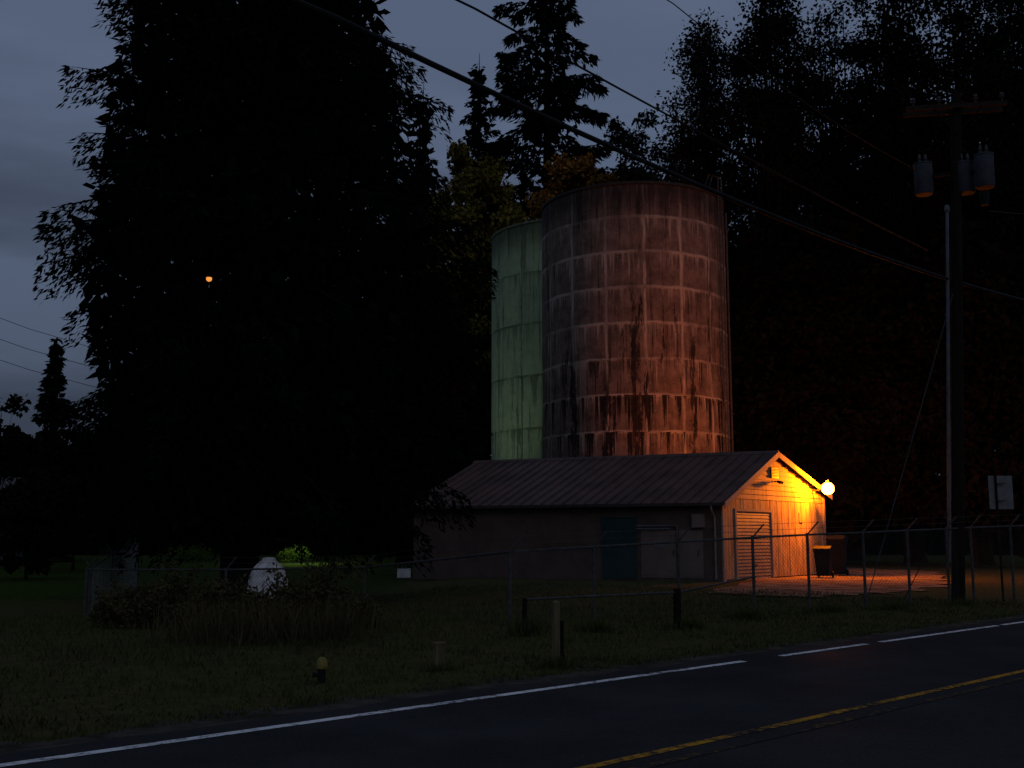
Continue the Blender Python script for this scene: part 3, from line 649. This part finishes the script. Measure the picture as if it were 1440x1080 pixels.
# ------------------------------------------------------------------ fence
fp = [(122,27,801),(318,26.6,801),(513,26,798),(717,20,776),(835,21.3,769),(953,22.6,762),(1058,24,756),(1135,24.8,752),(1213,25.5,749),(1275,26,746),(1330,26.5,744),(1364,26.9,742),(1420,27.4,740),(1490,28,738)]
ft = thing('chain_link_fence', 'grey chain link fence with angled post tops crossing in front of the building', 'fence', P(717, 800, 20))
def fence(fp, root, arms=True, armdir=None, pitch=.095, w_=.0032, wm='wire'):
    tops = [P(x, y, d) for x, d, y in fp]
    for i, p in enumerate(tops):
        gz = h(p.x, p.y)
        mb = MB(); mb.path([Vector((p.x,p.y,gz-.1)), p+Vector((0,0,.04))], .034, 10)
        po = mb.build('post', MT['steel'], root, smooth=True)
        if arms:
            mb = MB(); ad = armdir or (-Nn*.22+U*.14); mb.tube(p, p+ad+Vector((0,0,.30)), .02, n=6); mb.build('arm', MT['steel'], po)
    mb = MB(); mb.path(tops, .024, 8); mb.build('top_rail', MT['steel'], root)
    if arms:
        ad = armdir or (-Nn*.22+U*.14)
        for k in (.5, .97):
            mb = MB(); mb.path([p+(ad+Vector((0,0,.30)))*k for p in tops], .004, 4); mb.build('barbed_wire', MT['steel'], root)
    for p, q in zip(tops[:-1], tops[1:]):
        L_ = Vector((q.x-p.x, q.y-p.y, 0)).length; e = Vector((q.x-p.x, q.y-p.y, 0))/L_
        Hh = (p.z-h(p.x,p.y)+q.z-h(q.x,q.y))/2-.05; mb = MB()
        def pt(u_, v_):
            z0 = h(p.x,p.y)*(1-u_/L_)+h(q.x,q.y)*(u_/L_)+.04; zt = p.z*(1-u_/L_)+q.z*u_/L_
            return Vector((p.x,p.y,0))+e*u_+Vector((0,0,z0+(zt-z0)*v_/Hh))
        uu = -Hh
        while uu < L_:
            for sgn in (1, -1):
                a, b_ = (uu, 0), (uu+Hh, Hh)
                ua, va = max(a[0], 0), max(0, -a[0]); ub = min(b_[0], L_); vb = Hh-(b_[0]-ub)
                if ub-ua > .03:
                    if sgn < 0: va, vb = Hh-va, Hh-vb
                    A0, B0 = pt(ua, va), pt(ub, vb); dv = Vector((0,0,w_))
                    mb.poly([A0-dv, A0+dv, B0+dv, B0-dv])
            uu += pitch
        mb.build('wire_mesh', MT[wm], root)
fence(fp, ft)
ft2 = thing('chain_link_fence', 'pale angled chain link return panel at the far left corner beside the lawn', 'fence', P(122, 860, 27))
fence([(128,27.3,800),(158,31,778),(196,36,752)], ft2, armdir=Vector((-.2,0,0)), pitch=.055, w_=.011, wm='wire2')
t = thing('pipe_barrier', 'low pipe barrier rail on a stubby post in front of the fence', 'barrier', G(953, 884))
q = G(953, 884); zr = P(953, 833, q.y).z
a = P(738, 843, q.y-1.2); b_ = P(1062, 811, q.y+4.2)
mb = MB(); mb.path([a, Vector((q.x,q.y,zr)), b_], .022, 8); mb.build('rail', MT['steel'], t)
mb = MB(); mb.box((q.x,q.y,zr/2+.02), (.10,.10,zr+.1), .6); mb.build('post', MT['pole'], t)
mb = MB(); mb.box((a.x,a.y,a.z/2), (.06,.06,a.z+.04), .6); mb.build('end_post', MT['pole'], t)
p = P(568, 806, 24.3)
t = thing('fence_sign', 'small pale plate fixed on the fence near the end of the building', 'sign', p)
mb = MB(); mb.box(p, (.32,.012,.20), .5); mb.build('plate', MT['white'], t)
for dx in (-.12,.12):
    mb = MB(); mb.box(p+Vector((dx,-.012+dx*.55,.07)), (.02,.03,.02)); mb.build('clip', MT['steel'], t)

# ------------------------------------------------------------------ verge posts
q = G(782, 937); zt = P(782, 848, q.y).z
t = thing('marker_post', 'tall square wooden post at the edge of the verge', 'post', q)
mb = MB(); mb.box(q+Vector((0,0,zt/2-.05)), (.078,.078,zt+.1), .55); mb.build('post', MT['wood'], t)
mb = MB(); mb.lathe(q+Vector((0,0,zt)), [(.055,0),(.04,.02),(.01,.035)], 4); mb.build('cap', MT['wood'], t)
mb = MB(); mb.box(q+Vector((.07,.03,zt*.36)), (.05,.05,zt*.72), .55); mb.build('side_stake', MT['pole'], t)
q = G(452, 961); zt = P(452, 924, q.y).z; k = zt/.36
t = thing('standpipe', 'short worn yellow capped standpipe sticking up from the verge', 'standpipe', q)
mb = MB(); mb.lathe(q+Vector((0,0,-.03)), [(.078*k,0),(.066*k,.05*k),(.060*k,.12*k),(.060*k,.22*k),(.064*k,.25*k)], 18); mb.build('barrel', MT['plastic'], t, smooth=True)
mb = MB(); mb.lathe(q+Vector((0,0,.20*k)), [(.070*k,0),(.080*k,.015*k),(.082*k,.06*k),(.076*k,.10*k),(.060*k,.135*k),(.035*k,.155*k),(.012*k,.16*k)], 20); mb.build('cap', MT['yellow'], t, smooth=True)
mb = MB(); mb.path([q+Vector((0,0,.12*k)), q+Vector((-.09*k,-.02,.12*k)), q+Vector((-.095*k,-.02,.12*k)), q+Vector((-.12*k,-.02,.12*k))], [.03*k,.03*k,.04*k,.04*k], 10); mb.build('outlet', MT['plastic'], t)
q = G(617, 943); zt = P(617, 906, q.y).z
t = thing('wooden_stake', 'stubby weathered wooden stake left of the tall square post', 'post', q)
mb = MB(); mb.box(q+Vector((0,0,zt/2-.05)), (.12,.10,zt+.1), .4); mb.build('stake', MT['wood'], t)
mb = MB(); mb.box(q+Vector((0,0,zt+.012)), (.14,.12,.025), .4); mb.build('cap', MT['wood'], t)

# ------------------------------------------------------------------ sign, cover, lamps, far house
q = G(1411, 846); pt_ = P(1409, 652, q.y)
t = thing('road_sign', 'back of a grey road sign on a thin post right of the utility pole', 'sign', q)
mb = MB(); mb.path([q-Vector((0,0,.1)), Vector((q.x,q.y,pt_.z))], .03, 8); mb.build('post', MT['pole'], t)
a = P(1388, 669, q.y+.05); b_ = P(1427, 716, q.y+.05); c_ = (a+b_)/2
mb = MB(); mb.box(c_, (b_.x-a.x, .012, a.z-b_.z), .12); mb.build('panel', MT['plate'], t)
for yy in (680, 704):
    mb = MB(); c_ = P(1408, yy, q.y-.03); mb.box(c_, (.20,.03,.035)); mb.build('bracket', MT['steel'], t)
q = P(379, HOR, 27); q.z = h(q.x, q.y); Hd = P(379, 784, 27).z-q.z; r0 = 28/F*27
t = thing('domed_cover', 'white ribbed domed cover standing among the brambles under the huge conifer', 'cover', q)
m, nt, b = newmat('white_plastic_glow'); v = OBJ(nt)
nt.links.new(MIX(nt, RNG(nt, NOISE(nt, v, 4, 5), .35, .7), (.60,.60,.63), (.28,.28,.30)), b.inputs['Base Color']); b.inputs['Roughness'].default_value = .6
b.inputs['Emission Color'].default_value = (.9,.93,1,1); b.inputs['Emission Strength'].default_value = .012  # faint emission added so the dome and cap look lit; not a lamp
mb = MB(); pr = []
for i in range(65):
    f_ = i/64; r_ = r0*(1.0 if f_ < .42 else math.sqrt(max(.02, 1-((f_-.42)/.60)**2.3)))
    pr.append((max(.1, r_*(1+.012*math.cos(i*math.pi/4))), Hd*f_*.96))
mb.lathe(q, pr, 48)
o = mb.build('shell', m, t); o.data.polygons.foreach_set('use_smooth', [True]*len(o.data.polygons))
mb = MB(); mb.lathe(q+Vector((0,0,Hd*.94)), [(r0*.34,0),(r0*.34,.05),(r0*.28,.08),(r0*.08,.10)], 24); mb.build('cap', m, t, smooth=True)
tp = P(294, 392, 25.0)
t = thing('hanging_lantern', 'tiny orange lit lantern hanging high in the huge black conifer', 'lamp', tp)
mb = MB(); mb.ball(tp, .07, 14); mb.build('bulb', emis('small_orange', (1,.36,.07), .95), t, smooth=True)
mb = MB(); mb.lathe(tp+Vector((0,0,.03)), [(.08,0),(.06,.05),(.01,.08)], 12); mb.build('hood', MT['trunk'], t)
mb = MB(); mb.path([tp+Vector((0,0,.1)), tp+Vector((.05,.6,1.2)), tp+Vector((0.1,2.0,2.2))], .008, 5); mb.build('cord', MT['trunk'], t)
q = P(425, HOR, 67.5); q.z = h(q.x, q.y); tp = q+Vector((0,0,3.0))
t = thing('yard_light', 'yard light on a post hidden behind the huge conifer, lighting the lawn', 'lamp', q)
mb = MB(); mb.path([q, tp+Vector((0,0,.1))], [.05,.04], 8); mb.build('post', MT['pole'], t)
mb = MB(); mb.ball(tp+Vector((.1,0,-.1)), .15, 16); mb.build('bulb', emis('yard_bulb', (.9,1,.65), 560), t, smooth=True)
mb = MB(); mb.lathe(tp, [(.36,-.34),(.32,.06),(.1,.16)], 16, False, True); mb.build('shade', MT['pole'], t)
q = Vector((-6.0, 60.5, h(-6,60.5))); hd = q+Vector((0,0,1.7)); aim = (Vector((gc.x-3.0, gc.y-3, 12.5))-hd).normalized()
t = thing('ground_floodlight', 'small floodlight on a stake behind the huge conifer aimed at the green tank', 'lamp', q)
mb = MB(); mb.path([q, hd-aim*.15], .035, 8); mb.build('stake', MT['steel'], t)
mb = MB(); mb.path([hd-aim*.22, hd-aim*.1, hd+aim*.02], [.06,.14,.17], 14); mb.build('head', MT['steel'], t)
sl = bpy.data.lights.new('floodlight_beam', 'SPOT'); sl.energy = 580; sl.color = (.88,1,.68); sl.spot_size = math.radians(56); sl.spot_blend = .9; sl.shadow_soft_size = .1
so2 = bpy.data.objects.new('floodlight_beam', sl); C.objects.link(so2); so2.parent = t; so2.location = hd+aim*.06-q; so2.rotation_euler = aim.to_track_quat('-Z', 'Y').to_euler()
q = P(8, HOR, 78); q.z = 0
t = thing('house', 'small dim house with a pale eave at the far left edge', 'house', q)
mb = MB(); mb.box(q+Vector((0,0,2.2)), (6,5,4.4)); mb.build('wall', MT['house'], t)
mb = MB()
mb.add([q+Vector(v_) for v_ in ((-3.4,-2.9,4.4),(3.4,-2.9,4.4),(3.4,2.9,4.4),(-3.4,2.9,4.4),(-3.4,0,6.0),(3.4,0,6.0))], [(0,1,5,4),(2,3,4,5),(0,4,3),(1,2,5),(3,2,1,0)]); mb.build('roof', MT['gutter'], t)
mb = MB(); mb.box(q+Vector((0,-2.95,4.45)), (6.9,.08,.22)); mb.build('fascia', MT['plate'], t)
mb = MB(); mb.box(q+Vector((1,-2.52,2.6)), (1.2,.06,1.1)); mb.build('window', MT['plastic'], t)

# ------------------------------------------------------------------ scrub and weeds
def scrub(label, px, d, ty, hw, seed, ns=120, m='bramble', nl=80):
    rng = np.random.default_rng(seed); b = P(px, HOR, d); b.z = h(b.x, b.y); H = P(px, ty, d).z-b.z; Rr = hw/F*d
    t = thing('bramble_shrub', label, 'shrub', b); mb = MB(); PP = []; DD = []
    for k in range(ns):
        a = rng.random()*6.283; r = Rr*math.sqrt(rng.random()); e = .32+.78*(1-(r/Rr)**1.5)*rng.random()**.8+.12*rng.random()
        p0 = np.array([b.x+r*math.cos(a)*.85, b.y+r*math.sin(a)*.6, b.z-.03]); ln = H*min(e, 1.1)
        le = np.array([rng.normal()*.24*ln+.1*math.cos(a), rng.normal()*.15*ln, 0])
        ps = [p0+le*(q**1.8)+np.array([0,0,ln*q*(1-.12*q)]) for q in (0,.35,.7,1)]
        mb.path([Vector(p) for p in ps], [.006,.005,.004,.002], 3, False)
        s = rng.random(nl)**.7; pts = p0+le*(s**1.8)[:,None]; pts[:,2] += ln*s*(1-.12*s)
        PP.append(pts+rng.normal(size=(nl,3))*.05); dd_ = rng.normal(size=(nl,3)); dd_[:,2] += .35; DD.append(dd_)
    PP = np.concatenate(PP); DD = np.concatenate(DD); n = len(PP)
    leafmesh('foliage', PP, DD, rng.uniform(.06, .13, n), rng.uniform(.014, .032, n), rng, MT[m], t)
    mb.build('stem', MT['straw'], t)
for i, (px, d, ty, hw, lb) in enumerate([(238,20.5,784,66,'rust brown bramble at the left fence corner'),(312,19,810,50,'low brown bramble in front of the conifer trunk'),(372,18.2,818,46,'bramble hiding the foot of the white domed cover'),(442,19,782,56,'tall bramble just right of the white domed cover'),(496,20,826,38,'small bramble at the right end of the thicket'),(180,21.5,826,36,'small bramble left of the rust brown one')]):
    scrub(lb, px, d, ty, hw, 60+i)
def tuft(label, px, py, hpx, n, seed, wpx=26, m='grass', zsp=.12):
    rng = np.random.default_rng(seed); q = G(px, py); q.z = h(q.x, q.y); H = hpx/F*q.y
    Pp = np.array(q)+np.stack([rng.normal(size=n)*wpx/F*q.y*.5, rng.normal(size=n)*zsp, np.zeros(n)-.02], 1)
    D = rng.normal(size=(n,3))*.28; D[:,2] = 1
    tag(leafmesh('grass_tuft', Pp, D, H*rng.uniform(.4, 1.1, n), rng.uniform(.006, .012, n), rng, MT[m], origin=tuple(q)), label, 'grass tuft')
for i, (px, py, hp, lb) in enumerate([(742,893,30,'grass tuft at the foot of the fence corner post'),(835,888,22,'low grass tuft left of the stubby barrier post'),(965,884,22,'grass tuft around the stubby barrier post'),(1050,872,24,'wide grass tuft left of the lamplit yard'),(1165,862,18,'grass tuft by the fence below the bins'),(1255,858,16,'small grass tuft between the two guy wires'),(785,938,20,'grass tuft at the foot of the tall square post'),(622,944,16,'grass tuft around the stubby wooden stake'),(1350,852,14,'grass tuft at the foot of the utility pole')]):
    tuft(lb, px, py, hp, 260, 80+i)
for i, (px, py, hp, lb) in enumerate([(300,905,70,'tall dry grass in front of the rust brown bramble'),(395,905,72,'tall dry grass in front of the white domed cover'),(470,900,66,'tall dry grass at the right side of the thicket')]):
    tuft(lb, px, py, hp, 420, 95+i, 80, 'straw', .5)

# ------------------------------------------------------------------ world, sun, camera
w = bpy.data.worlds.new('World'); SC.world = w; w.use_nodes = True; nt = w.node_tree; nt.nodes.clear()
out = nt.nodes.new('ShaderNodeOutputWorld'); bg = nt.nodes.new('ShaderNodeBackground'); nt.links.new(bg.outputs[0], out.inputs[0])
tc_ = nt.nodes.new('ShaderNodeTexCoord').outputs['Generated']; sx = nt.nodes.new('ShaderNodeSeparateXYZ'); nt.links.new(tc_, sx.inputs[0])
mp = nt.nodes.new('ShaderNodeMapping'); mp.inputs['Scale'].default_value = (1.6,1.6,7.0); mp.inputs['Rotation'].default_value = (0,math.radians(6),0); nt.links.new(tc_, mp.inputs[0])
n1 = NOISE(nt, mp.outputs[0], 1.3, 5, .5)
col = MIX(nt, RNG(nt, sx.outputs[2], .06, .45), (.068,.090,.138), (.106,.140,.222))
cl_ = M(nt, 'MULTIPLY', RNG(nt, n1, .36, .62, 0, .82), RNG(nt, sx.outputs[2], .22, .44, 1, .30))
col = MIX(nt, cl_, col, (.030,.039,.061))
sk = nt.nodes.new('ShaderNodeTexSky'); sk.sky_type = 'NISHITA'; sk.sun_disc = False; sk.sun_elevation = math.radians(1.5); sk.sun_rotation = math.radians(200)
mx = nt.nodes.new('ShaderNodeMix'); mx.data_type = 'RGBA'; mx.blend_type = 'ADD'; mx.inputs[0].default_value = .001
nt.links.new(col, mx.inputs[6]); nt.links.new(sk.outputs[0], mx.inputs[7])
nt.links.new(mx.outputs[2], bg.inputs[0])
bk_ = RNG(nt, sx.outputs[1], -.7, .25, 1.15, 1.0); nt.links.new(bk_, bg.inputs[1])
su = bpy.data.lights.new('sun', 'SUN'); su.energy = .11; su.angle = math.radians(25); su.color = (1,.88,.77)
so = bpy.data.objects.new('sun', su); C.objects.link(so); so.rotation_euler = (math.radians(62), 0, math.radians(22))
cam = bpy.data.cameras.new('camera'); co = bpy.data.objects.new('camera', cam); C.objects.link(co)
cam.sensor_width = 36; cam.lens = 36*F/1440; cam.clip_end = 3000; co.location = (0,0,CH); co.rotation_euler = (math.pi/2+PIT, 0, 0)
SC.camera = co
SC.view_settings.view_transform = 'Standard'; SC.view_settings.look = 'None'; SC.view_settings.exposure = 0
for o in bpy.data.objects:
    if 'w' in o: del o['w']
